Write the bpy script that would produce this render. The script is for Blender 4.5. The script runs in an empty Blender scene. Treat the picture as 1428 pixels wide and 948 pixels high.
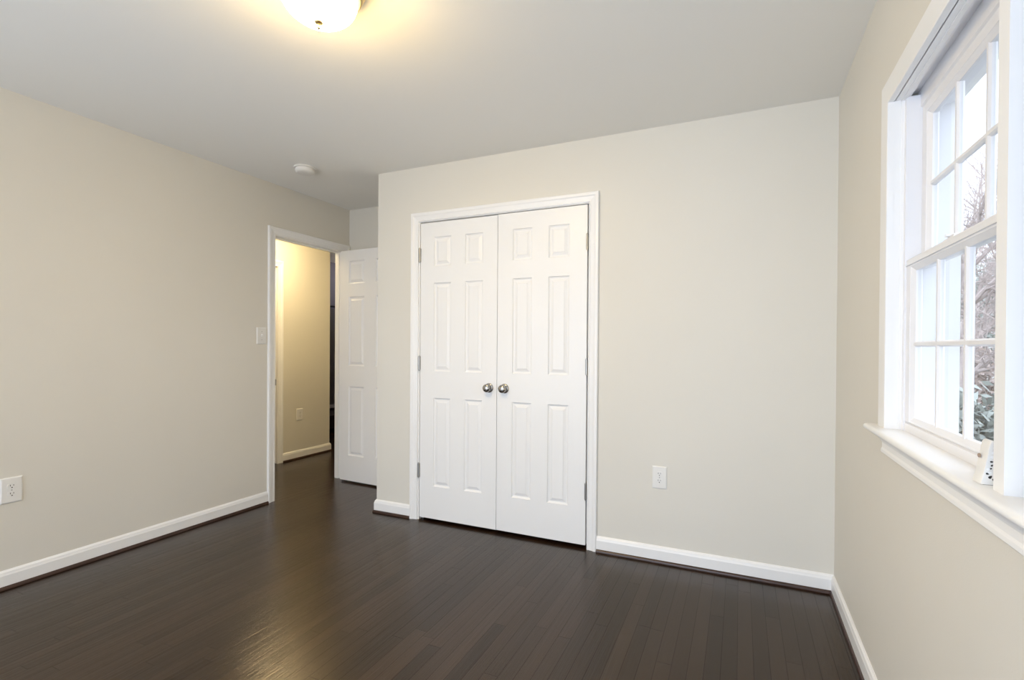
import bpy, bmesh, math, random
from mathutils import Matrix, Vector, noise
random.seed(7)
S = bpy.context.scene
COL = S.collection

# ------------------------------------------------------------------ camera
FPX, CX, CY = 675.66, 27.48, 13.45
cam_d = bpy.data.cameras.new('camera'); cam = bpy.data.objects.new('camera', cam_d); COL.objects.link(cam)
cam_d.sensor_fit = 'HORIZONTAL'; cam_d.sensor_width = 36.0; cam_d.lens = FPX / 1428 * 36.0
cam_d.shift_x = -CX / 1428; cam_d.shift_y = CY / 1428; cam_d.clip_start = 0.02; cam_d.clip_end = 200
r_ = Vector((0.91848486, 0.39539219, 0.00711122)); u_ = Vector((-0.00895511, 0.00281804, 0.99995593)); f_ = Vector((-0.39535473, 0.91850807, -0.00612911))
cam.matrix_world = Matrix(((r_.x, u_.x, -f_.x, 0), (r_.y, u_.y, -f_.y, 0), (r_.z, u_.z, -f_.z, 1.2038), (0, 0, 0, 1)))
S.camera = cam

# ------------------------------------------------------------------ world and exposure
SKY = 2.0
BACK_SKY = 5.2
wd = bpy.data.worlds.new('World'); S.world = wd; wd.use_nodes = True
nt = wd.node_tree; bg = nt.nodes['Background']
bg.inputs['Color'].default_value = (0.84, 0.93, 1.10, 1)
# overcast sky, extra brightness added behind the camera (towards -Y) to light the room
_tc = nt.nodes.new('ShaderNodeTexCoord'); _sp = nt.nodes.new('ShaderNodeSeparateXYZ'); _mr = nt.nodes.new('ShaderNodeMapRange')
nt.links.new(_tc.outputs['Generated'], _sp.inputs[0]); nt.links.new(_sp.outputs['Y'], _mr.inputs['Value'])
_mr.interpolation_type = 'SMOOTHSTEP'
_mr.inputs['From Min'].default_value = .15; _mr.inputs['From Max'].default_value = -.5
_mr.inputs['To Min'].default_value = SKY; _mr.inputs['To Max'].default_value = BACK_SKY
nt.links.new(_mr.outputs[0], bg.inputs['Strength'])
S.view_settings.view_transform = 'Standard'; S.view_settings.look = 'None'
S.view_settings.gamma = 1; S.view_settings.use_curve_mapping = False
S.view_settings.exposure = 0.36
LAMP = 118.0          # glow of the room's glass dome
HALL = 100.0
FAR_FILL = 26.0         # glow of an unseen lamp added to brighten the far room
WARM = (1.0, 0.71, 0.31)

# room dimensions (metres)
XR, XL, D, DA, XE, YB, H = 0.4343, -3.2969, 2.7776, 3.4194, -2.4096, -1.25, 2.44
XH, YH, XF = -4.30, 4.165, -5.6          # hall wall, its end, wall of the far room
TW = 0.092                               # partition thickness

# ------------------------------------------------------------------ materials
def mat(name, col, rough=0.5, metal=0.0, bump=0.0, bscale=200, var=0.0, vscale=3.0, emit=None, estr=0, coat=0.0, spec=0.5):
    m = bpy.data.materials.new(name); m.use_nodes = True
    n = m.node_tree; b = n.nodes['Principled BSDF']; L = n.links
    b.inputs['Base Color'].default_value = (*col, 1); b.inputs['Roughness'].default_value = rough
    b.inputs['Metallic'].default_value = metal; b.inputs['Coat Weight'].default_value = coat
    b.inputs['Specular IOR Level'].default_value = spec
    tc = n.nodes.new('ShaderNodeTexCoord')
    if var:
        t = n.nodes.new('ShaderNodeTexNoise'); t.inputs['Scale'].default_value = vscale; t.inputs['Detail'].default_value = 4
        L.new(tc.outputs['Object'], t.inputs['Vector'])
        mp = n.nodes.new('ShaderNodeMapRange'); mp.inputs['From Min'].default_value = .3; mp.inputs['From Max'].default_value = .7
        mp.inputs['To Min'].default_value = 1 - var; mp.inputs['To Max'].default_value = 1 + var
        L.new(t.outputs['Fac'], mp.inputs['Value'])
        mx = n.nodes.new('ShaderNodeVectorMath'); mx.operation = 'SCALE'; mx.inputs[0].default_value = col
        L.new(mp.outputs[0], mx.inputs['Scale']); L.new(mx.outputs[0], b.inputs['Base Color'])
    if bump:
        t = n.nodes.new('ShaderNodeTexNoise'); t.inputs['Scale'].default_value = bscale; t.inputs['Detail'].default_value = 3
        L.new(tc.outputs['Object'], t.inputs['Vector'])
        bp = n.nodes.new('ShaderNodeBump'); bp.inputs['Strength'].default_value = bump; bp.inputs['Distance'].default_value = .002
        L.new(t.outputs['Fac'], bp.inputs['Height']); L.new(bp.outputs[0], b.inputs['Normal'])
    if emit:
        b.inputs['Emission Color'].default_value = (*emit, 1); b.inputs['Emission Strength'].default_value = estr
    return m

def glow(m):
    """emission graded weaker towards the metal rim, to soften the halo on the ceiling"""
    n = m.node_tree; b = n.nodes['Principled BSDF']; L = n.links
    tc = n.nodes.new('ShaderNodeTexCoord'); sp = n.nodes.new('ShaderNodeSeparateXYZ'); mr = n.nodes.new('ShaderNodeMapRange')
    L.new(tc.outputs['Object'], sp.inputs[0]); L.new(sp.outputs['Z'], mr.inputs['Value']); mr.interpolation_type = 'SMOOTHSTEP'
    mr.inputs['From Min'].default_value = -.046; mr.inputs['From Max'].default_value = -.128
    e = b.inputs['Emission Strength'].default_value
    mr.inputs['To Min'].default_value = e*.05; mr.inputs['To Max'].default_value = e
    L.new(mr.outputs[0], b.inputs['Emission Strength'])
M = {}
M['wall'] = mat('wall_paint', (.75, .724, .655), .62, bump=.12, bscale=260, var=.012, vscale=1.5)
M['ceiling'] = mat('ceiling_paint', (.88, .865, .82), .8, bump=.1, bscale=240)
M['trim'] = mat('trim_paint', (.90, .90, .895), .32, bump=.03, bscale=60)
M['door'] = mat('door_paint', (.89, .89, .885), .38, bump=.06, bscale=120)
M['vinyl'] = mat('window_vinyl', (.84, .84, .86), .3, bump=.01, bscale=90)
M['vinyl_grey'] = mat('window_track_grey', (.13, .125, .16), .45, bump=.01)
M['plastic'] = mat('white_plastic', (.84, .83, .80), .35, bump=.01)
M['detector'] = mat('detector_plastic', (.80, .78, .74), .45, bump=.01)
M['slot'] = mat('dark_slot', (.02, .018, .015), .6, bump=.01)
M['nickel'] = mat('satin_nickel', (.42, .405, .38), .14, 1.0, bump=.02, bscale=150)
M['hinge'] = mat('hinge_steel', (.42, .41, .39), .32, 1.0, bump=.03, bscale=150)
M['brass'] = mat('antique_brass', (.62, .47, .22), .28, 1.0, bump=.03, bscale=120)
M['shoe'] = mat('stained_shoe', (.045, .020, .013), .3, bump=.15, bscale=90, var=.25, vscale=12)
M['dome'] = mat('frosted_glass', (.9, .88, .82), .25, bump=.01, emit=WARM, estr=LAMP)
M['dome_hall'] = mat('frosted_glass_hall', (.9, .88, .82), .25, bump=.01, emit=(1.0, .77, .42), estr=HALL)
M['fill_far'] = mat('fill_glass_far', (.9, .88, .82), .25, bump=.01, emit=(1.0, .93, .95), estr=FAR_FILL)
for k in ('dome', 'dome_hall'): glow(M[k])
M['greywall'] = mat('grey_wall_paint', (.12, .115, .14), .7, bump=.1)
M['curtain'] = mat('grey_curtain', (.20, .19, .20), .9, bump=.3, bscale=300, var=.1)
M['curtain_hem'] = mat('pale_curtain_hem', (.42, .41, .44), .9, bump=.3, bscale=300)
M['black'] = mat('black_metal', (.012, .012, .013), .4, .6, bump=.01)
M['bench'] = mat('dark_bench_wood', (.016, .012, .014), .5, bump=.1, var=.2)
M['bark'] = mat('tree_bark', (.30, .25, .23), .9, bump=.8, bscale=30, var=.3, vscale=6)
M['leaf'] = mat('evergreen_leaf', (.27, .29, .26), .5, bump=.1, var=.4, vscale=3)
M['leaf2'] = mat('dry_russet_leaf', (.40, .32, .28), .6, bump=.1, var=.3, vscale=3)
M['ground'] = mat('lawn_ground', (.33, .32, .29), .95, bump=.6, bscale=20, var=.35, vscale=1.5)
M['pave'] = mat('pale_drive', (.40, .40, .41), .85, bump=.3, bscale=50, var=.1)
M['brick'] = mat('blocker_siding', (.36, .35, .33), .8, bump=.2, var=.08)
M['closet'] = mat('closet_paint', (.30, .29, .27), .8, bump=.05)

def glass_mat():
    m = bpy.data.materials.new('window_glass'); m.use_nodes = True
    n = m.node_tree; n.nodes.clear(); L = n.links
    o = n.nodes.new('ShaderNodeOutputMaterial'); mix = n.nodes.new('ShaderNodeMixShader')
    tr = n.nodes.new('ShaderNodeBsdfTransparent'); tr.inputs[0].default_value = (.97, .98, .98, 1)
    gl = n.nodes.new('ShaderNodeBsdfGlossy'); gl.inputs['Roughness'].default_value = .01
    lw = n.nodes.new('ShaderNodeLayerWeight'); lw.inputs[0].default_value = .5
    pw = n.nodes.new('ShaderNodeMath'); pw.operation = 'POWER'; pw.inputs[1].default_value = 5; L.new(lw.outputs['Facing'], pw.inputs[0])
    fr = n.nodes.new('ShaderNodeMath'); fr.operation = 'MULTIPLY_ADD'; fr.inputs[1].default_value = .5; fr.inputs[2].default_value = .03; L.new(pw.outputs[0], fr.inputs[0])
    L.new(fr.outputs[0], mix.inputs[0]); L.new(tr.outputs[0], mix.inputs[1]); L.new(gl.outputs[0], mix.inputs[2]); L.new(mix.outputs[0], o.inputs[0])
    return m
M['glass'] = glass_mat()

def floor_mat():
    m = bpy.data.materials.new('dark_oak_strips'); m.use_nodes = True
    n = m.node_tree; b = n.nodes['Principled BSDF']; L = n.links
    def N(t, **k):
        x = n.nodes.new(t)
        for a, v in k.items(): setattr(x, a, v)
        return x
    def MA(op, a, bb=None):
        x = N('ShaderNodeMath', operation=op)
        for i, v in enumerate((a, bb)):
            if v is None: continue
            if isinstance(v, (int, float)): x.inputs[i].default_value = v
            else: L.new(v, x.inputs[i])
        return x.outputs[0]
    geo = N('ShaderNodeNewGeometry'); sp = N('ShaderNodeSeparateXYZ'); L.new(geo.outputs['Position'], sp.inputs[0])
    W, LN = .0572, .95
    xr = MA('DIVIDE', sp.outputs[0], W); row = MA('FLOOR', xr); fx = MA('FRACT', xr)
    wn = N('ShaderNodeTexWhiteNoise', noise_dimensions='1D'); L.new(row, wn.inputs['W'])
    yo = MA('ADD', MA('DIVIDE', sp.outputs[1], LN), MA('MULTIPLY', wn.outputs['Value'], 7.3)); bi = MA('FLOOR', yo); fy = MA('FRACT', yo)
    cb = N('ShaderNodeCombineXYZ'); L.new(row, cb.inputs[0]); L.new(bi, cb.inputs[1])
    wb = N('ShaderNodeTexWhiteNoise', noise_dimensions='3D'); L.new(cb.outputs[0], wb.inputs['Vector'])
    # grain, stretched along the boards
    g = N('ShaderNodeCombineXYZ'); L.new(MA('MULTIPLY', sp.outputs[0], 42), g.inputs[0])
    L.new(MA('ADD', MA('MULTIPLY', sp.outputs[1], 1.2), MA('MULTIPLY', wb.outputs['Value'], 30)), g.inputs[1]); L.new(MA('MULTIPLY', wb.outputs['Value'], 17), g.inputs[2])
    gn = N('ShaderNodeTexNoise'); gn.inputs['Scale'].default_value = 1.6; gn.inputs['Detail'].default_value = 6; gn.inputs['Distortion'].default_value = .45; L.new(g.outputs[0], gn.inputs['Vector'])
    gf = N('ShaderNodeTexNoise'); gf.inputs['Scale'].default_value = 9; gf.inputs['Detail'].default_value = 3; L.new(g.outputs[0], gf.inputs['Vector'])
    v = MA('ADD', MA('MULTIPLY', wb.outputs['Value'], .40), MA('MULTIPLY', gn.outputs['Fac'], .75))
    cr = N('ShaderNodeValToRGB'); L.new(v, cr.inputs[0])
    cr.color_ramp.elements[0].position = .2; cr.color_ramp.elements[0].color = (.007, .0035, .002, 1)
    cr.color_ramp.elements[1].position = 1.0; cr.color_ramp.elements[1].color = (.036, .016, .0068, 1)
    # gaps between boards
    e1 = MA('LESS_THAN', MA('MINIMUM', fx, MA('SUBTRACT', 1.0, fx)), .018)
    e2 = MA('LESS_THAN', MA('MINIMUM', fy, MA('SUBTRACT', 1.0, fy)), .0012)
    gap = MA('MAXIMUM', e1, e2)
    gn2 = N('ShaderNodeTexNoise'); gn2.inputs['Scale'].default_value = 1.3; L.new(g.outputs[0], gn2.inputs['Vector'])
    gapv = MA('MULTIPLY', gap, MA('MULTIPLY', MA('GREATER_THAN', gn2.outputs['Fac'], .47), .7))
    mx = N('ShaderNodeMixRGB'); L.new(gapv, mx.inputs[0]); L.new(cr.outputs[0], mx.inputs[1]); mx.inputs[2].default_value = (.004, .002, .0015, 1)
    L.new(mx.outputs[0], b.inputs['Base Color'])
    big = N('ShaderNodeTexNoise'); big.inputs['Scale'].default_value = 3.0; L.new(geo.outputs['Position'], big.inputs['Vector'])
    ro = MA('ADD', MA('MULTIPLY', gf.outputs['Fac'], .12), MA('ADD', MA('MULTIPLY', big.outputs['Fac'], .08), .13)); L.new(ro, b.inputs['Roughness'])
    b.inputs['Specular IOR Level'].default_value = .55
    L.new(MA('SUBTRACT', MA('ADD', MA('MULTIPLY', wb.outputs['Value'], .12), .52), MA('MULTIPLY', gap, .3)), b.inputs['Specular IOR Level'])
    b.inputs['IOR'].default_value = 1.5; b.inputs['Specular Tint'].default_value = (1, .90, .76, 1)
    hgt = MA('SUBTRACT', MA('ADD', MA('ADD', MA('MULTIPLY', gn.outputs['Fac'], .5), MA('MULTIPLY', gf.outputs['Fac'], .22)), MA('MULTIPLY', MA('ABSOLUTE', MA('SUBTRACT', fx, .5)), -.12)), MA('MULTIPLY', gap, .5))
    bp = N('ShaderNodeBump'); bp.inputs['Strength'].default_value = .45; bp.inputs['Distance'].default_value = .004
    L.new(hgt, bp.inputs['Height']); L.new(bp.outputs[0], b.inputs['Normal'])
    return m
M['floor'] = floor_mat()

# ------------------------------------------------------------------ helpers
def obj(name, bm, m, parent=None, smooth=False, **props):
    me = bpy.data.meshes.new(name)
    bmesh.ops.recalc_face_normals(bm, faces=bm.faces)
    bm.to_mesh(me); bm.free()
    o = bpy.data.objects.new(name, me); COL.objects.link(o)
    me.materials.append(M[m] if isinstance(m, str) else m)
    if smooth:
        for p in me.polygons: p.use_smooth = True
        me.set_sharp_from_angle(angle=math.radians(38))
    if parent: o.parent = parent
    for k, v in props.items(): o[k] = v
    return o
def struct(name, bm, m, parent=None, smooth=False):
    o = obj(name, bm, m, parent, smooth)
    if not parent: o['kind'] = 'structure'
    return o
def empty(name, loc=(0, 0, 0), rz=0, **props):
    o = bpy.data.objects.new(name, None); COL.objects.link(o); o.location = loc; o.rotation_euler = (0, 0, rz); o.empty_display_size = .05
    for k, v in props.items(): o[k] = v
    return o
def B(): return bmesh.new()
def box(bm, x0, y0, z0, x1, y1, z1, bev=0):
    x0, x1 = sorted((x0, x1)); y0, y1 = sorted((y0, y1)); z0, z1 = sorted((z0, z1))
    r = bmesh.ops.create_cube(bm, size=1, matrix=Matrix.Translation(((x0+x1)/2, (y0+y1)/2, (z0+z1)/2)) @ Matrix.Diagonal((x1-x0, y1-y0, z1-z0, 1)))
    if bev:
        es = list({e for v in r['verts'] for e in v.link_edges})
        bmesh.ops.bevel(bm, geom=es, offset=bev, segments=2, affect='EDGES', profile=.6)
    return bm
def lathe(bm, prof, n=48, axis='z', mtx=None):
    """prof: list of (r, h). closed ends when r==0"""
    rings = []
    for r, h in prof:
        if r < 1e-6: rings.append([bm.verts.new((0, 0, h))])
        else: rings.append([bm.verts.new((r*math.cos(2*math.pi*i/n), r*math.sin(2*math.pi*i/n), h)) for i in range(n)])
    for a, b in zip(rings, rings[1:]):
        for i in range(n):
            j = (i+1) % n
            if len(a) == 1 and len(b) == 1: continue
            if len(a) == 1: bm.faces.new((a[0], b[i], b[j]))
            elif len(b) == 1: bm.faces.new((a[i], a[j], b[0]))
            else: bm.faces.new((a[i], a[j], b[j], b[i]))
    vs = [v for r in rings for v in r]
    if mtx is not None: bmesh.ops.transform(bm, matrix=mtx, verts=vs)
    return bm
def loft(bm, rings, cap=True, closed=True):
    """rings: lists of points with equal counts"""
    R = [[bm.verts.new(p) for p in r] for r in rings]
    n = len(R[0])
    for a, b in zip(R, R[1:]):
        for i in range(n if closed else n-1):
            j = (i+1) % n; bm.faces.new((a[i], a[j], b[j], b[i]))
    if cap:
        bm.faces.new(R[0][::-1]); bm.faces.new(R[-1])
    return bm
def prism(bm, poly, a, b, axis):
    """poly 2D extruded along axis from a to b"""
    def P(p, h):
        return {'x': (h, p[0], p[1]), 'y': (p[0], h, p[1]), 'z': (p[0], p[1], h)}[axis]
    return loft(bm, [[P(p, a) for p in poly], [P(p, b) for p in poly]])
ROTX = Matrix.Rotation(math.radians(90), 4, 'X')     # lathe axis z -> -y
ROTXN = Matrix.Rotation(math.radians(-90), 4, 'X')
ROTY = Matrix.Rotation(math.radians(90), 4, 'Y')     # z -> x

# ------------------------------------------------------------------ floor, ceiling
struct('floor', box(B(), -7.2, -1.4, -.05, .45, 7.2, 0), 'floor')
struct('ceiling', box(B(), -7.2, -1.4, H, .62, 7.2, H+.05), 'ceiling')

# ------------------------------------------------------------------ walls
OY0, OY1, OZ0, OZ1 = .363, 1.835, .935, 1.975          # twin window opening in the right wall
bm = B()
for a in ((YB-.15, 0, OY0-.02, H), (OY1+.02, 0, D+.8, H)): box(bm, XR, a[0], 0, XR+.15, a[2], H)
box(bm, XR, OY0-.02, 0, XR+.15, OY1+.02, OZ0); box(bm, XR, OY0-.02, OZ1+.02, XR+.15, OY1+.02, H)
struct('wall_right', bm, 'wall')
# closet wall with its opening, return and enclosed back
CX0, CX1, CZ = -2.060, -.812, 2.076
bm = B()
box(bm, XE, D, 0, CX0, D+TW, H); box(bm, CX1, D, 0, XR+.0, D+TW, H); box(bm, CX0, D, CZ, CX1, D+TW, H)
box(bm, XE, D+TW, 0, XE+TW, DA, H)
struct('wall_front', bm, 'wall')
bm = B(); box(bm, XL-TW, DA, 0, XR, DA+TW, H); struct('wall_alcove', bm, 'wall')
# left wall with the entry doorway
EY0, EY1, EZ = 2.632, 3.362, 2.064
bm = B(); box(bm, XL-TW, YB-.15, 0, XL, EY0, H); box(bm, XL-TW, EY1, 0, XL, DA, H); box(bm, XL-TW, EY0, EZ, XL, EY1, H)
struct('wall_left', bm, 'wall')
# back wall (behind the camera), its two windows added to brighten the room
BKX = [(-3.12, -1.52), (-1.36, .24)]; BZ0, BZ1 = .15, 2.05     # two broad window openings, added for more daylight
bm = B(); box(bm, XL, YB-.15, 0, XR, YB, BZ0); box(bm, XL, YB-.15, BZ1, XR, YB, H)
box(bm, XL, YB-.15, BZ0, BKX[0][0], YB, BZ1); box(bm, BKX[0][1], YB-.15, BZ0, BKX[1][0], YB, BZ1); box(bm, BKX[1][1], YB-.15, BZ0, XR, YB, BZ1)
struct('wall_back', bm, 'wall')
# hall walls
HY0, HY1 = 2.72, 3.485
bm = B(); box(bm, XH-TW, 1.2, 0, XH, HY0-.02, H); box(bm, XH-TW, HY1+.02, 0, XH, YH, H); box(bm, XH-TW, HY0-.02, 2.014, XH, HY1+.02, H)
struct('wall_hall', bm, 'wall')
bm = B(); box(bm, XH-TW, 1.1, 0, XL-TW, 1.2, H); box(bm, XH, 5.4, 0, XL-TW+.5, 5.5, H); box(bm, XL-TW, DA+TW, 0, XL, 5.4, H)
struct('wall_hall_ends', bm, 'wall')
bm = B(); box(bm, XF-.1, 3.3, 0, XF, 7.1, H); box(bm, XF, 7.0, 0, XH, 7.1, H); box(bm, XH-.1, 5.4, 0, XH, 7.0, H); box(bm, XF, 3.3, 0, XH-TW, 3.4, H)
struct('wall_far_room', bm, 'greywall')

# ------------------------------------------------------------------ casings (mitred, moulded)
CAS = [(0, 0), (0, .009), (.006, .011), (.010, .0085), (.018, .0095), (.034, .0125), (.040, .0165), (.046, .0175), (.056, .0175), (.060, .013), (.060, 0)]
def casing(bm, a0, a1, z0, z1, mp, prof=CAS, w=1.0, bottom=False):
    """mp(u, v, z): along-wall coordinate, distance out of the wall, height"""
    rings = []
    pts = [(a0, z0, -1, 0), (a0, z1, -1, 1), (a1, z1, 1, 1), (a1, z0, 1, 0)]
    for a, z, sa, sz in pts:
        rings.append([mp(a+sa*u*w, v, z+sz*u*w) for u, v in prof])
    loft(bm, rings)
    return bm
struct('trim_1', casing(B(), -2.051, -.828, 0, 2.0613, lambda a, v, z: (a, D-v, z)), 'trim')                    # closet doorway
struct('trim_2', casing(B(), 2.645, 3.352, 0, 2.050, lambda a, v, z: (XL+v, a, z)), 'trim')                      # entry doorway
struct('trim_3', casing(B(), HY0, HY1, 0, 1.995, lambda a, v, z: (XH+v, a, z)), 'trim')                          # hall doorway
struct('trim_4', casing(B(), 2.645, 3.352, 0, 2.050, lambda a, v, z: (XL-TW-v, a, z)), 'trim')                   # entry doorway, hall side
# jambs with stops
def jamb(bm, mp, a0, a1, z, d0, d1, stop):
    def bx(p, q): box(bm, *mp(*p), *mp(*q))
    bx((a0-.019, d0, 0), (a0, d1, z+.019)); bx((a1, d0, 0), (a1+.019, d1, z+.019)); bx((a0, d0, z), (a1, d1, z+.019))
    if stop:
        s0, s1 = stop
        bx((a0, s0, 0), (a0+.011, s1, z)); bx((a1-.011, s0, 0), (a1, s1, z)); bx((a0+.011, s0, z-.011), (a1-.011, s1, z))
    return bm
CJ0, CJ1, CJZ = -2.041, -.831, 2.057
struct('trim_5', jamb(B(), lambda a, d, z: (a, D+d, z), CJ0, CJ1, CJZ, 0, TW, (.040, .052)), 'trim')
EJ0, EJ1, EJZ = 2.651, 3.343, 2.045
tj = struct('trim_6', jamb(B(), lambda a, d, z: (XL-d, a, z), EJ0, EJ1, EJZ, 0, TW, (.040, .075)), 'trim')
bm = B(); box(bm, XL-.034, EJ0, .885, XL+.001, EJ0+.0016, .945); box(bm, XL-.004, EJ0-.004, .892, XL+.0125, EJ0+.0018, .938, .001)
obj('strike_plate', bm, 'hinge', tj, label='steel strike plate let into the door jamb')
struct('trim_7', jamb(B(), lambda a, d, z: (XH-d, a, z), HY0, HY1, 1.995, 0, TW, None), 'trim')

# ------------------------------------------------------------------ baseboards with stained shoe moulding
BH = .0916
BASE = [(0, .017), (.0139, .017), (.0139, .068), (.0115, .074), (.0095, .083), (.0045, .0885), (.003, BH), (0, BH)]
SHOE = [(0, 0), (.0215, 0), (.0215, .004), (.0200, .010), (.0165, .0145), (.012, .0165), (0, .0165)]
def run(bm, prof, path):
    """profile swept along a floor path with mitred corners; (offset to the left of travel, height)"""
    P = [Vector(p) for p in path]; rings = []
    for i, p in enumerate(P):
        d0 = (p-P[i-1]).normalized() if i > 0 else None; d1 = (P[i+1]-p).normalized() if i < len(P)-1 else None
        n0 = Vector((-d0.y, d0.x)) if d0 else None; n1 = Vector((-d1.y, d1.x)) if d1 else None
        if n0 is None: m = n1
        elif n1 is None: m = n0
        else: m = (n0+n1) / (1+n0.dot(n1))
        rings.append([(p.x+m.x*o, p.y+m.y*o, z) for o, z in prof])
    return loft(bm, rings)
def baseboard(name, path, shoe_m='shoe'):
    b = struct(name, run(B(), BASE, path), 'trim')
    obj('shoe_molding', run(B(), SHOE, path), shoe_m, b, smooth=True, label='dark brown stained quarter-round at the floor')
    return b
baseboard('baseboard_right', [(XR, YB), (XR, D)])
baseboard('baseboard_front', [(XR, D), (-.768, D)])
baseboard('baseboard_closet_left', [(-2.111, D), (XE, D), (XE, DA)])
baseboard('baseboard_alcove', [(XE, DA), (XL, DA)])
baseboard('baseboard_left', [(XL, 2.585), (XL, YB)])
baseboard('baseboard_back', [(XL, YB), (XR, YB)])
baseboard('baseboard_hall', [(XH-TW, YH), (XH, YH), (XH, HY1+.06)])
# baseboard path direction check: profile offset must point into the room (left of travel)

# ------------------------------------------------------------------ six-panel doors
ZP = [(.223, .830), (1.011, 1.615), (1.730, 1.928)]       # panel heights above leaf bottom
def leaf(bm, w, h, cols, t=.035, scale=1.0):
    """leaf in x 0..w, y 0 (front) .. t (back), z 0..h with moulded panels on both faces"""
    xs = sorted({0, w} | {c for p in cols for c in p}); zs = sorted({0, h} | {c for p in ZP for c in p})
    rects = [(c0, z0, c1, z1) for c0, c1 in cols for z0, z1 in ZP]
    rg = [(0, 0), (.003, .0055), (.009, .0090), (.014, .0096), (.030, .0036), (.0325, .0014)]
    for side in (0, 1):
        Y = lambda d: d if side == 0 else t-d
        for i in range(len(xs)-1):
            for k in range(len(zs)-1):
                x0, x1, z0, z1 = xs[i], xs[i+1], zs[k], zs[k+1]
                if any(abs(r[0]-x0) < 1e-6 and abs(r[1]-z0) < 1e-6 for r in rects):
                    prev = None
                    for o, d in rg:
                        q = [bm.verts.new(p) for p in ((x0+o, Y(d), z0+o), (x1-o, Y(d), z0+o), (x1-o, Y(d), z1-o), (x0+o, Y(d), z1-o))]
                        if prev:
                            for a in range(4): bm.faces.new((prev[a], prev[(a+1) % 4], q[(a+1) % 4], q[a]))
                        prev = q
                    bm.faces.new(prev)
                else:
                    bm.faces.new([bm.verts.new(p) for p in ((x0, Y(0), z0), (x1, Y(0), z0), (x1, Y(0), z1), (x0, Y(0), z1))])
    # edges, split at the grid lines so every vertex welds
    for (xa) in (0, w):
        for k in range(len(zs)-1):
            bm.faces.new([bm.verts.new(p) for p in ((xa, 0, zs[k]), (xa, t, zs[k]), (xa, t, zs[k+1]), (xa, 0, zs[k+1]))])
    for za in (0, h):
        for i in range(len(xs)-1):
            bm.faces.new([bm.verts.new(p) for p in ((xs[i], 0, za), (xs[i+1], 0, za), (xs[i+1], t, za), (xs[i], t, za))])
    bmesh.ops.remove_doubles(bm, verts=bm.verts, dist=1e-5)
    return bm
def knob(bm, x, y, z):
    pr = [(0, 0), (.031, 0), (.031, .002), (.029, .005), (.022, .0075), (.013, .010), (.0115, .014), (.0115, .018), (.016, .021), (.023, .025), (.0265, .031), (.0270, .036), (.0255, .0415), (.021, .0465), (.014, .0495), (.006, .0507), (0, .0509)]
    return lathe(bm, pr, 40, mtx=Matrix.Translation((x, y, z)) @ ROTX)
def hinge(bm, x, y, z, h=.094):
    lathe(bm, [(0, -h/2-.006), (.004, -h/2-.005), (.0045, -h/2), (.0072, -h/2), (.0072, h/2), (.0045, h/2), (.004, h/2+.005), (0, h/2+.006)], 16, mtx=Matrix.Translation((x, y, z)))
    box(bm, x-.007, y+.002, z-h/2, x+.007, y+.0095, z+h/2)
    return bm
CW = .5965
def closet_leaf(name, x0, z0, knobx, hx):
    r = empty(name, (x0, D+.0015, z0)); r['kind'] = 'structure'
    cols = [(.111, .246), (.357, .490)] if hx < 0 else [(CW-.490, CW-.357), (CW-.246, CW-.111)]
    obj('door_leaf', leaf(B(), CW, 2.0285 if hx < 0 else 2.031, cols), 'door', r)
    obj('door_knob', knob(B(), knobx-x0, 0, .9345-z0), 'nickel', r, smooth=True, label='satin nickel round knob')
    xx = -.003 if hx < 0 else CW+.003
    for zc in (1.829, 1.085, .344):
        obj('hinge', hinge(B(), xx, -.008, zc-z0), 'hinge', r, smooth=True, label='steel hinge knuckle')
    return r
closet_leaf('door_1', -2.0372, .0195, -1.496, -1)
closet_leaf('door_2', -1.4375, .0205, -1.384, 1)
# enclosed closet behind its doors
# entry door, swung open against the alcove wall
r3 = empty('door_3', (-3.262, 3.281, .015), math.atan2(-.06, 1)); r3['kind'] = 'structure'
EW = .70
obj('door_leaf', leaf(B(), EW, 2.021, [(.100, .285), (.415, .600)]), 'door', r3)
for zc in (.30, 1.05, 1.78): obj('hinge', hinge(B(), -.006, .040, zc), 'hinge', r3, smooth=True)
bm = knob(B(), EW-.06, 0, .905); obj('door_knob', bm, 'nickel', r3, smooth=True)
# door of the hall doorway, closed and recessed
r4 = empty('door_4', (XH-.05, HY1-.004, .015), -math.pi/2); r4['kind'] = 'structure'
obj('door_leaf', leaf(B(), HY1-HY0-.008, 1.975, [(.11, .31), (.45, .65)]), 'door', r4)

# ------------------------------------------------------------------ windows
# local frame: x = outward through the wall (0 = wall face), y along the wall (0 .. .717 opening), z up
WW = .663
Z0, Z1 = .945, 1.975
def bars(bm, x0, x1, y0, y1, z0, z1, sw, rw0, rw1, bead=.012, bd=.011):
    """sash ring: stiles sw wide, bottom rail rw0, top rail rw1, with a sloped glazing bead inside"""
    rings = []
    def rect(o, x, ob=0): 
        return [(x, y0+sw*o+ob, z0+rw0*o+ob), (x, y1-sw*o-ob, z0+rw0*o+ob), (x, y1-sw*o-ob, z1-rw1*o-ob), (x, y0+sw*o+ob, z1-rw1*o-ob)]
    R = [rect(0, x1), rect(0, x0+.002), rect(0, x0, .002), rect(1, x0, -.001), rect(1, x0+.0015), rect(1, x0+bd, bead), rect(1, x1-bd*.6, bead), rect(1, x1)]
    V = [[bm.verts.new(p) for p in r] for r in R]
    for a, b in zip(V, V[1:]+V[:1]):
        for i in range(4): bm.faces.new((a[i], a[(i+1) % 4], b[(i+1) % 4], b[i]))
    return bm
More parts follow.
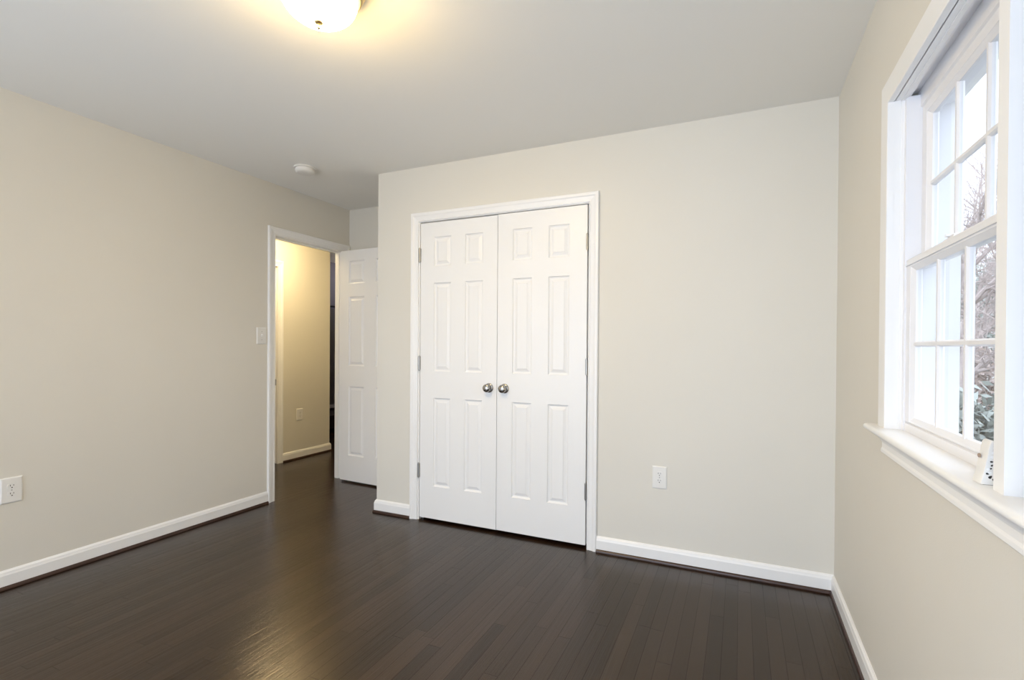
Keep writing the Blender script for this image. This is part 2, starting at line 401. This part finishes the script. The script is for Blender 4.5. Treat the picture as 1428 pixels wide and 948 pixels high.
def make_window(name, loc, rz):
    w = empty(name, loc, rz); w['kind'] = 'structure'
    # vinyl frame: side tracks, head, sill
    tr = [(.026, -.003), (.0375, -.003), (.0375, .016), (.0475, .016), (.0475, -.002), (.0640, -.002), (.0640, .0045), (.070, .0045), (.070, -.002), (.104, -.002), (.104, .010), (.135, .010), (.135, -.02), (.026, -.02)]
    bm = B()
    prism(bm, [(x, WW+y) for x, y in tr], Z0, Z1, 'z'); prism(bm, [(x, -y) for x, y in tr][::-1], Z0, Z1, 'z')
    # head: inner hollow track then outer blind stop
    hd = [(.030, 0), (.037, 0), (.037, .016), (.0605, .016), (.0605, -.036), (.067, -.040), (.135, -.040), (.135, .0195), (.030, .0195)]
    prism(bm, [(x, Z1+z) for x, z in hd], -.003, WW+.003, 'y')
    sl = [(.030, Z0-.012), (.030, .979), (.036, .983), (.066, .983), (.066, .972), (.108, .965), (.135, .960), (.135, Z0-.012)]
    prism(bm, sl, -.003, WW+.003, 'y')
    obj('window_frame', bm, 'vinyl', w)
    bm = B()
    for yy in (WW+.0125, -.0145):
        box(bm, .0378, yy, 1.00, .0472, yy+.002, 1.97)
    for yy in (WW-.004, .001): box(bm, .106, yy, 1.21, .116, yy+.003, 1.90)
    obj('jamb_track', bm, 'vinyl_grey', w, label='grey channel in the side frame')
    bm = box(B(), .031, WW-.012, 1.853, .0480, WW+.001, 1.962, .003); box(bm, .031, -.001, 1.853, .0480, .012, 1.962, .003)
    obj('track_cover', bm, 'vinyl', w)
    def sash(kind, x0, z0, z1, r0, r1, sw, g):
        y0, y1 = g, WW-g
        s = obj(kind, bars(B(), x0, x0+.030, y0, y1, z0, z1, sw, r0, r1), 'vinyl', w)
        g0, g1, h0, h1 = y0+sw+.012, y1-sw-.012, z0+r0+.012, z1-r1-.012
        xg = x0+.014
        obj('glass_pane', box(B(), xg, g0-.004, h0-.004, xg+.003, g1+.004, h1+.004), 'glass', s)
        def mb(bm, a, b, c, d, vert):
            q = .0085
            if vert: prism(bm, [(xg-.006, (a+b)/2-q*.5), (xg-.001, (a+b)/2-q), (xg+.006, (a+b)/2-q), (xg+.011, (a+b)/2-q*.5), (xg+.011, (a+b)/2+q*.5), (xg+.006, (a+b)/2+q), (xg-.001, (a+b)/2+q), (xg-.006, (a+b)/2+q*.5)], c, d, 'z')
            else: prism(bm, [(xg-.006, (c+d)/2-q*.5), (xg-.001, (c+d)/2-q), (xg+.006, (c+d)/2-q), (xg+.011, (c+d)/2-q*.5), (xg+.011, (c+d)/2+q*.5), (xg+.006, (c+d)/2+q), (xg-.001, (c+d)/2+q), (xg-.006, (c+d)/2+q*.5)], a, b, 'y')
            return bm
        for k in (1, 2):
            yc = g0+(g1-g0)*k/3
            obj('muntin', mb(B(), yc, yc, h0-.004, h1+.004, True), 'vinyl', s)
        zc = (h0+h1)/2
        obj('muntin', mb(B(), g0-.004, g1+.004, zc, zc, False), 'vinyl', s)
        return s
    lo = sash('lower_sash', .0307, .9835, 1.476, .006, .026, .048, .010)
    up = sash('upper_sash', .0655, 1.4520, 1.9360, .026, .030, .038, .021)
    # meeting rail ridge and sash lock
    bm = B(); box(bm, .0270, .012, 1.456, .0312, WW-.012, 1.4585); obj('rail_ridge', bm, 'vinyl', lo)
    bm = box(B(), .034, WW/2-.032, 1.475, .056, WW/2+.032, 1.479, .001); box(bm, .038, WW/2-.020, 1.479, .052, WW/2+.020, 1.487, .003); box(bm, .030, WW/2+.002, 1.483, .046, WW/2+.012, 1.489, .002)
    obj('sash_lock', bm, 'vinyl', lo)
    return w
w1 = make_window('window_1', (XR, 1.172, 0), 0)
def dup_tree(o, parent=None):
    c = o.copy(); COL.objects.link(c)
    if parent: c.parent = parent
    for ch in list(o.children): dup_tree(ch, c)
    return c
w2 = dup_tree(w1); w2.name = 'window_2'; w2.location = (XR, .363, 0)
for i, (x0, x1) in enumerate(BKX):  # unseen back windows, added and made large to bring in daylight
    w = empty('window_%d' % (i+3), (x0, YB, BZ0)); w['kind'] = 'structure'; ww, hh = x1-x0, BZ1-BZ0
    bm = B()
    for a in ((0, 0, .05, hh), (ww-.05, 0, ww, hh), (ww/2-.025, .05, ww/2+.025, hh-.05), (.05, 0, ww-.05, .05), (.05, hh-.05, ww-.05, hh)): box(bm, a[0], -.10, a[1], a[2], -.04, a[3], .002)
    obj('window_frame', bm, 'vinyl', w)
    for a in (.045, ww/2+.02): obj('glass_pane', box(B(), a, -.073, .045, a+ww/2-.065, -.069, hh-.045), 'glass', w)
    struct('trim_%d' % (12+i), casing(B(), x0, x1, BZ0-.06, BZ1, lambda a, v, z: (a, YB+v, z)), 'trim')

def twin_trim(mp, n0, span=1.472):
    """wooden reveal, mullion, casing, stool and apron of a twin unit; mp(out, along, z)"""
    def bx(bm, p, q, bev=0):
        a = mp(*p); b = mp(*q); box(bm, *a, *b, bev); return bm
    s = span; m0, m1 = .717, .755
    bm = B()
    bx(bm, (0, -.019, OZ0), (.030, 0, OZ1+.019)); bx(bm, (0, s, OZ0), (.030, s+.019, OZ1+.019)); bx(bm, (0, 0, OZ1), (.030, s, OZ1+.019))
    # stop bead giving the groove
    bx(bm, (.0185, s-.003, .955), (.030, s, OZ1)); bx(bm, (.0185, 0, .955), (.030, .003, OZ1)); bx(bm, (.0185, 0, OZ1-.003), (.030, s, OZ1))
    bx(bm, (-.018, m0, .955), (.135, m1, OZ1)); bx(bm, (.031, m0-.054, .955), (.134, m0, OZ1-.001)); bx(bm, (.031, m0-.054-.001, .955), (.134, m0-.0, OZ1-.001))
    # exterior reveal and blind stop
    bx(bm, (.135, -.02, OZ0-.02), (.165, .010, OZ1+.02)); bx(bm, (.135, s-.010, OZ0-.02), (.165, s+.02, OZ1+.02)); bx(bm, (.135, 0, OZ1-.03), (.165, s, OZ1+.02))
    bx(bm, (.135, m0-.02, OZ0), (.165, m1+.02, OZ1)); bx(bm, (.120, -.02, OZ0-.03), (.185, s+.02, OZ0+.012))
    struct('trim_%d' % n0, bm, 'trim')
    # casing
    cp = [(0, -.002), (0, .0165), (.003, .018), (.070, .018), (.076, .0155), (.079, .008), (.079, 0)]
    struct('trim_%d' % (n0+1), casing(B(), 0, s, .955, OZ1, lambda a, v, z: mp(-v, a, z), cp), 'trim')
    # stool with a rounded nose
    nose = [(.031, .935), (-.040, .935), (-.0455, .937), (-.049, .941), (-.050, .945), (-.049, .949), (-.0455, .953), (-.040, .955), (.031, .955)]
    A0, A1 = -.125, s+.125
    core = [(.0, .935), (.031, .935), (.031, .955), (.0, .955)]
    bm = B()
    R = []
    for a, sc in ((A0, .25), (A0+.003, .62), (A0+.008, .88), (A0+.014, 1), (A1-.014, 1), (A1-.008, .88), (A1-.003, .62), (A1, .25)):
        ring = []
        for o, z in nose:
            ax = max(min(a, 9), -9)
            oo = o if o > 0 else (o+.045)*sc-.045 if o < -.045 else o
            zz = .945+(z-.945)*(.35+.65*sc) if o < 0 else z
            ring.append(mp(min(oo, -.0005), ax, zz if o < 0 else z))
        R.append(ring)
    loft(bm, R)
    bx(bm, (-.0006, 0, .9355), (.030, s, .9549))
    struct('trim_%d' % (n0+2), bm, 'trim', smooth=True)
    ap = [(0, .873), (-.013, .873), (-.0155, .8755), (-.0150, .884), (-.0120, .890), (-.0120, .905), (-.0150, .912), (-.0235, .926), (-.0280, .9348), (0, .9348)]
    bm = loft(B(), [[mp(o, a, z) for o, z in ap] for a in (-.045, s+.045)])
    struct('trim_%d' % (n0+3), bm, 'trim')
twin_trim(lambda o, a, z: (XR+o, OY0+a, z), 8)


# portals guide sky light through the openings (they give no light of their own)
def portal(loc, rot, sx, sy):
    l = bpy.data.lights.new('portal', 'AREA'); l.shape = 'RECTANGLE'; l.size = sx; l.size_y = sy; l.cycles.is_portal = True
    o = bpy.data.objects.new('daylight_portal', l); COL.objects.link(o); o.location = loc; o.rotation_euler = rot
portal((XR+.20, (OY0+OY1)/2, 1.455), (0, math.radians(90), 0), 1.10, 1.55)
for a, b in BKX: portal(((a+b)/2, YB-.17, (BZ0+BZ1)/2), (math.radians(90), 0, 0), b-a, BZ1-BZ0)

# ------------------------------------------------------------------ ceiling lights
def ceiling_light(loc, dome_m, **props):
    r = empty('ceiling_light', loc, **props)
    obj('ceiling_pan', lathe(B(), [(0, 0), (.147, 0), (.151, -.004), (.152, -.011), (.148, -.017), (.143, -.019), (.145, -.026), (.142, -.033), (.136, -.036), (.137, -.042), (.132, -.047), (.127, -.044), (.0, -.036)], 72), 'brass', r, smooth=True, label='stepped brass rim')
    pr = [(.1265, -.040)]
    for i in range(0, 15):
        t = i/14*math.pi/2; pr.append((.126*math.cos(t)**.85 if i < 14 else 0.0, -.046-.095*math.sin(t)))
    obj('glass_dome', lathe(B(), pr, 72), dome_m, r, smooth=True, label='frosted white glass bowl, lit')
    obj('finial', lathe(B(), [(0, -.138), (.0125, -.139), (.0145, -.143), (.012, -.147), (.006, -.150), (.0045, -.154), (.006, -.158), (.0062, -.162), (.003, -.166), (0, -.167)], 24), 'brass', r, smooth=True, label='small brass finial')
    return r
ceiling_light((-1.322, 1.226, H), 'dome', label='lit flush ceiling light with frosted glass bowl and brass rim, in the bedroom', category='ceiling light')
ceiling_light((-3.85, 3.25, H), 'dome_hall', label='lit flush ceiling light out in the hall, above the doorway head', category='ceiling light')

ceiling_light((-5.0, 5.6, H), 'fill_far', label='unseen flush ceiling light added to brighten the far room beyond the hall', category='ceiling light')

# smoke detector
sd = empty('smoke_detector', (-2.80, 2.484, H), label='round white smoke detector on the ceiling near the door', category='smoke detector')
obj('base_ring', lathe(B(), [(0, 0), (.073, 0), (.073, -.007), (.069, -.010), (0, -.010)], 48), 'detector', sd, smooth=True)
obj('detector_body', lathe(B(), [(0, -.010), (.060, -.010), (.060, -.014), (.064, -.016), (.064, -.028), (.060, -.036), (.050, -.041), (.020, -.043), (0, -.043)], 48), 'detector', sd, smooth=True)

# ------------------------------------------------------------------ outlets and switch
def wallplate(bm, w, h):
    # front at y=-.006, back at 0; slightly domed edges
    R = []
    for o, d in ((0, 0), (0, .003), (.002, .0055), (.006, .0068)):
        R.append([(-w/2+o, -d, -h/2+o), (w/2-o, -d, -h/2+o), (w/2-o, -d, h/2-o), (-w/2+o, -d, h/2-o)])
    return loft(bm, R)
def outlet(loc, rz, w=.080, h=.124, **props):
    r = empty('wall_outlet', loc, rz, **props)
    obj('cover_plate', wallplate(B(), w, h), 'plastic', r)
    for s in (-1, 1):
        bm = B(); zc = s*.0195
        ring = []
        for i in range(28):
            t = 2*math.pi*i/28; x = .0172*math.cos(t); z = .0172*math.sin(t)
            ring.append((x, max(-.0135, min(.0135, z))+zc))
        loft(bm, [[(x, -.0066, z) for x, z in ring], [(x, -.0084, z) for x, z in ring], [(x*.95, -.0088, zc+(z-zc)*.95) for x, z in ring]])
        f = obj('receptacle', bm, 'plastic', r)
        bm = B(); box(bm, -.0072, -.0094, zc+.0005, -.0052, -.0086, zc+.0085); box(bm, .0050, -.0094, zc+.0012, .0068, -.0086, zc+.0078)
        lathe(bm, [(0, 0), (.0026, 0), (.0026, .0008), (0, .0008)], 12, mtx=Matrix.Translation((0, -.0086, zc-.0065)) @ ROTX)
        obj('socket_slots', bm, 'slot', f, label='dark prong slots and ground hole')
    obj('screw', lathe(B(), [(0, 0), (.003, 0), (.0024, .001), (0, .0012)], 12, mtx=Matrix.Translation((0, -.0066, 0)) @ ROTX), 'hinge', r)
    return r
outlet((-.409, D, .4765), 0, label='white double outlet on the closet wall, right of the closet doors', category='outlet')
outlet((XL, 1.178, .4795), math.pi/2, label='white double outlet low on the left wall at the picture edge', category='outlet')
outlet((XH, 3.756, .467), math.pi/2, label='white double outlet on the yellow-lit hall wall seen through the doorway', category='outlet')
r = empty('light_switch', (XL, 2.533, 1.271), math.pi/2, label='white toggle light switch on the wall beside the entry doorway', category='light switch')
obj('cover_plate', wallplate(B(), .078, .124), 'plastic', r)
obj('toggle', loft(B(), [[(-.0052, -.0066, -.012), (.0052, -.0066, -.012), (.0052, -.0066, .012), (-.0052, -.0066, .012)], [(-.004, -.018, .002), (.004, -.018, .002), (.004, -.016, .010), (-.004, -.016, .010)]]), 'plastic', r)
for s in (-1, 1): obj('screw', lathe(B(), [(0, 0), (.003, 0), (.0024, .001), (0, .0012)], 12, mtx=Matrix.Translation((0, -.0066, s*.030)) @ ROTX), 'hinge', r)

# ------------------------------------------------------------------ little wedge-shaped plastic air freshener on the window stool
af = empty('air_freshener', (.4100, 1.1505, .9552), 0, label='small white plastic wedge-shaped air freshener with leaf cutouts, standing on the window sill', category='air freshener')
P2 = lambda px, py: ((px-1365)/920, (675.5-py)/723)          # outline measured in the tilted face
AO = [(1365, 675.5), (1388.5, 675.5), (1388.5, 673), (1387, 668), (1384, 660), (1381.9, 654), (1381.6, 649), (1383.2, 643), (1385.3, 636), (1386.8, 629), (1386.6, 623), (1384.8, 618.8), (1382.3, 616.6), (1379.8, 616.6), (1377.8, 618.8), (1376.5, 624), (1375.2, 632), (1372.6, 644), (1369.4, 658), (1366.4, 670)]
AO = [P2(*p) for p in AO]; ax_, az_ = sum(p[0] for p in AO)/len(AO), sum(p[1] for p in AO)/len(AO)
def aring(y, k, dx=0): return [(ax_+(x-ax_)*k+dx, y, max(.0005, az_+(z-az_)*(k if z > .002 else 1))) for x, z in AO]
obj('freshener_body', loft(B(), [aring(0, .93), aring(.0012, .98), aring(.003, 1), aring(.028, 1, -.001), aring(.031, .96, -.001)]), 'plastic', af, smooth=True)
def leafshape(bm, px, py, L, w, ang):
    cx, cz = P2(px, py); pts = []
    for i in range(14):
        t = 2*math.pi*i/14; a = L/2*math.cos(t); b = w/2*math.sin(t)*(1-.45*math.cos(t))
        pts.append((cx+a*math.cos(ang)-b*math.sin(ang), cz+a*math.sin(ang)+b*math.cos(ang)))
    return loft(bm, [[(p[0], -.0006, p[1]) for p in pts], [(p[0], .0008, p[1]) for p in pts]])
bm = B()
for a in ((1379.6, 644.3, .0048, .0030, .1), (1380.0, 649.2, .0042, .0026, .9), (1378.6, 653.4, .0040, .0024, .8), (1374.2, 660.6, .0046, .0032, -.3), (1378.0, 664.7, .0068, .0042, .9), (1382.6, 668.6, .0062, .0032, -1.1)): leafshape(bm, *a)
obj('leaf_cutouts', bm, 'slot', af, label='dark leaf-shaped cutouts')
bm = B()
for a in ((1383.6, 625.7, .0058, .0040, 1.3), (1382.0, 632.2, .0064, .0046, 1.1), (1380.6, 637.9, .0060, .0046, .9), (1375.6, 654.4, .0056, .0036, .2), (1377.2, 658.9, .0054, .0036, .2)): leafshape(bm, *a)
M['white'] = mat('bright_white_plastic', (.95, .95, .95), .3, bump=.01)
obj('leaf_inlays', bm, 'white', af, label='bright white leaf-shaped inlays')
obj('base_plate', box(B(), .004, .0012, -.0002, .0255, .028, .0012), 'slot', af, label='dark base')
obj('dial', lathe(B(), [(0, 0), (.004, 0), (.004, .002), (.003, .003), (0, .003)], 20, mtx=Matrix.Translation((.0070, .022, .050)) @ Matrix.Rotation(math.radians(-90), 4, 'Y')), mat('tan_plastic', (.35, .25, .18), .5, bump=.02), af, smooth=True, label='small tan dial')

# ------------------------------------------------------------------ far room, glimpsed past the hall wall
cu = empty('window_curtain', (XF+.055, 5.45, .30), label='dark grey curtain hanging in the far room beyond the hall', category='curtain')
bm = B(); fr = [[], []]
for i in range(61):
    y = -.75+i*.025
    fr[0].append((.018*math.sin(i*1.15), y, 0)); fr[1].append((.018*math.sin(i*1.15), y, 1.445))
V = [[bm.verts.new(p) for p in q] for q in fr]
for i in range(60): bm.faces.new((V[0][i], V[0][i+1], V[1][i+1], V[1][i]))
bmesh.ops.solidify(bm, geom=list(bm.faces), thickness=.003)
obj('curtain_panel', bm, 'curtain', cu, smooth=True)
bm = box(B(), -.024, -.76, -.02, .024, .76, .03); obj('hem_band', bm, 'curtain_hem', cu, label='paler band along the hem')
cr = empty('curtain_rod', (XF+.06, 5.45, 1.775), label='black curtain rod above the dark grey curtain', category='curtain rod')
obj('rod', lathe(B(), [(0, -.85), (.014, -.85), (.014, .85), (0, .85)], 16, mtx=ROTXN), 'black', cr, smooth=True)
obj('finial', lathe(B(), [(0, -.03), (.02, -.022), (.027, 0), (.02, .022), (0, .03)], 16, mtx=Matrix.Translation((0, -.87, 0))), 'black', cr, smooth=True)
for s in (-.7, .7): obj('bracket', box(B(), -.06, s-.01, -.02, .0, s+.01, .0), 'black', cr)
bn = empty('storage_bench', (XF+.27, 5.55, 0), label='low near-black bench below the curtain in the far room', category='bench')
bm = box(B(), -.20, -.80, .06, .20, .80, .22, .006)
obj('bench_box', bm, 'bench', bn); obj('bench_lid', box(B(), -.215, -.82, .22, .215, .82, .245, .005), 'bench', bn)
for sx in (-1, 1):
    for sy in (-1, 1): obj('foot', box(B(), sx*.17-.025, sy*.74-.025, 0, sx*.17+.025, sy*.74+.025, .06), 'bench', bn)

# ------------------------------------------------------------------ outdoors
bm = box(B(), .60, -6.0, -.6, 4.6, -.95, 4.8)
for k in range(24): prism(bm, [(-.955, -.55+k*.2), (-.925, -.55+k*.2), (-.945, -.35+k*.2), (-.955, -.35+k*.2)], .60, 4.6, 'x')
struct('wall_sky_blocker', bm, 'brick')  # unseen wall added outside to block sky light from the window jamb
struct('ground', box(B(), .75, -30, -1.0, 60, 60, -.55), 'ground')
struct('driveway', box(B(), 3.2, 2, -.55, 6.2, 30, -.53), 'pave')
def tree(loc, h, label, seed, bark='bark'):
    rnd = random.Random(seed)
    t = empty('bare_tree', loc, label=label, category='tree', group='bare trees outside the window')
    bm = B()
    def limb(p, d, L, r, lvl):
        n = 5; pts = [p]; dirs = []
        for i in range(n):
            d = (d+Vector((rnd.uniform(-.14, .14), rnd.uniform(-.14, .14), .03 if lvl else .06))).normalized()
            pts.append(pts[-1]+d*L/n); dirs.append(d)
        rings = []
        for i, q in enumerate(pts):
            dd = dirs[min(i, n-1)]; a = dd.orthogonal().normalized(); b = dd.cross(a); rr = r*(1-.55*i/n)
            k = 8 if lvl < 2 else 5
            rings.append([q+a*rr*math.cos(2*math.pi*j/k)+b*rr*math.sin(2*math.pi*j/k) for j in range(k)])
        loft(bm, rings)
        if lvl < 4:
            for i in range(2 if lvl == 0 else 1, n+1):
                for _ in range(2 if lvl < 3 else 1):
                    a = rnd.uniform(0, 6.28); o = dirs[min(i, n-1)].orthogonal().normalized(); o.rotate(Matrix.Rotation(a, 3, dirs[min(i, n-1)]))
                    limb(pts[i], (dirs[min(i, n-1)]*.75+o*.8).normalized(), L*rnd.uniform(.42, .6), r*(1-.55*i/n)*.55, lvl+1)
    limb(Vector((0, 0, 0)), Vector((0, 0, 1)), h*.62, h*.026, 0)
    obj('trunk_and_branches', bm, bark, t)
    return t
def shrub(loc, rx, rz, n, m, label, seed, leaf_s=.09):
    rnd = random.Random(seed); s = empty('shrub', loc, label=label, category='shrub', group='shrubs outside the window')
    bm = B()
    for _ in range(n):
        u, v = rnd.uniform(0, 2*math.pi), rnd.uniform(-.3, 1)
        rr = rnd.uniform(.55, 1)*(1+.18*math.sin(u*3+seed))
        c = Vector((rx*rr*math.cos(u)*math.sqrt(max(0, 1-v*v)), rx*rr*math.sin(u)*math.sqrt(max(0, 1-v*v)), rz*(.35+v*.65*rr)))
        a = Vector((rnd.gauss(0, 1), rnd.gauss(0, 1), rnd.gauss(0, 1))).normalized(); b = a.orthogonal().normalized(); b.rotate(Matrix.Rotation(rnd.uniform(0, 6), 3, a))
        L = leaf_s*rnd.uniform(.6, 1.2); cc = a.cross(b)
        bm.faces.new([bm.verts.new(p) for p in (c-b*L, c+cc*L*.35, c+b*L, c-cc*L*.35)])
    obj('foliage', bm, m, s)
    bm = B()
    for k in range(5):
        a = k*1.257; loft(bm, [[Vector((rx*.1*math.cos(a)+.02*math.cos(q), rx*.1*math.sin(a)+.02*math.sin(q), -.02)) for q in (0, 2.1, 4.2)], [Vector((rx*.5*math.cos(a)+.01*math.cos(q), rx*.5*math.sin(a)+.01*math.sin(q), rz*.6)) for q in (0, 2.1, 4.2)]])
    obj('stems', bm, 'bark', s)
TR = [((3.3, 10.0, -.55), 5.0), ((5.6, 16.2, -.55), 6.5), ((9.4, 26.5, -.55), 11), ((7.4, 11.0, -.55), 6.0), ((12.5, 18.0, -.55), 9.5), ((6.5, 3.5, -.55), 6.5)]
for i, (l, h) in enumerate(TR): tree(l, h, 'pale leafless tree standing outside beyond the window glass', 11+i)
SH = [((2.45, 7.0, -.55), .55, 1.25, 3000, 'leaf'), ((4.25, 13.2, -.55), .8, 2.0, 4200, 'leaf2'), ((7.6, 20.6, -.55), 1.7, 4.6, 9000, 'leaf'), ((5.4, 8.0, -.55), .9, 1.5, 2600, 'leaf')]
for i, (l, rx, rz, n, m) in enumerate(SH):
    shrub(l, rx, rz, n, m, 'russet dry-leaved shrub outside beyond the glass' if m == 'leaf2' else 'grey-green evergreen shrub outside beyond the glass', 40+i, .085 if i != 2 else .13)
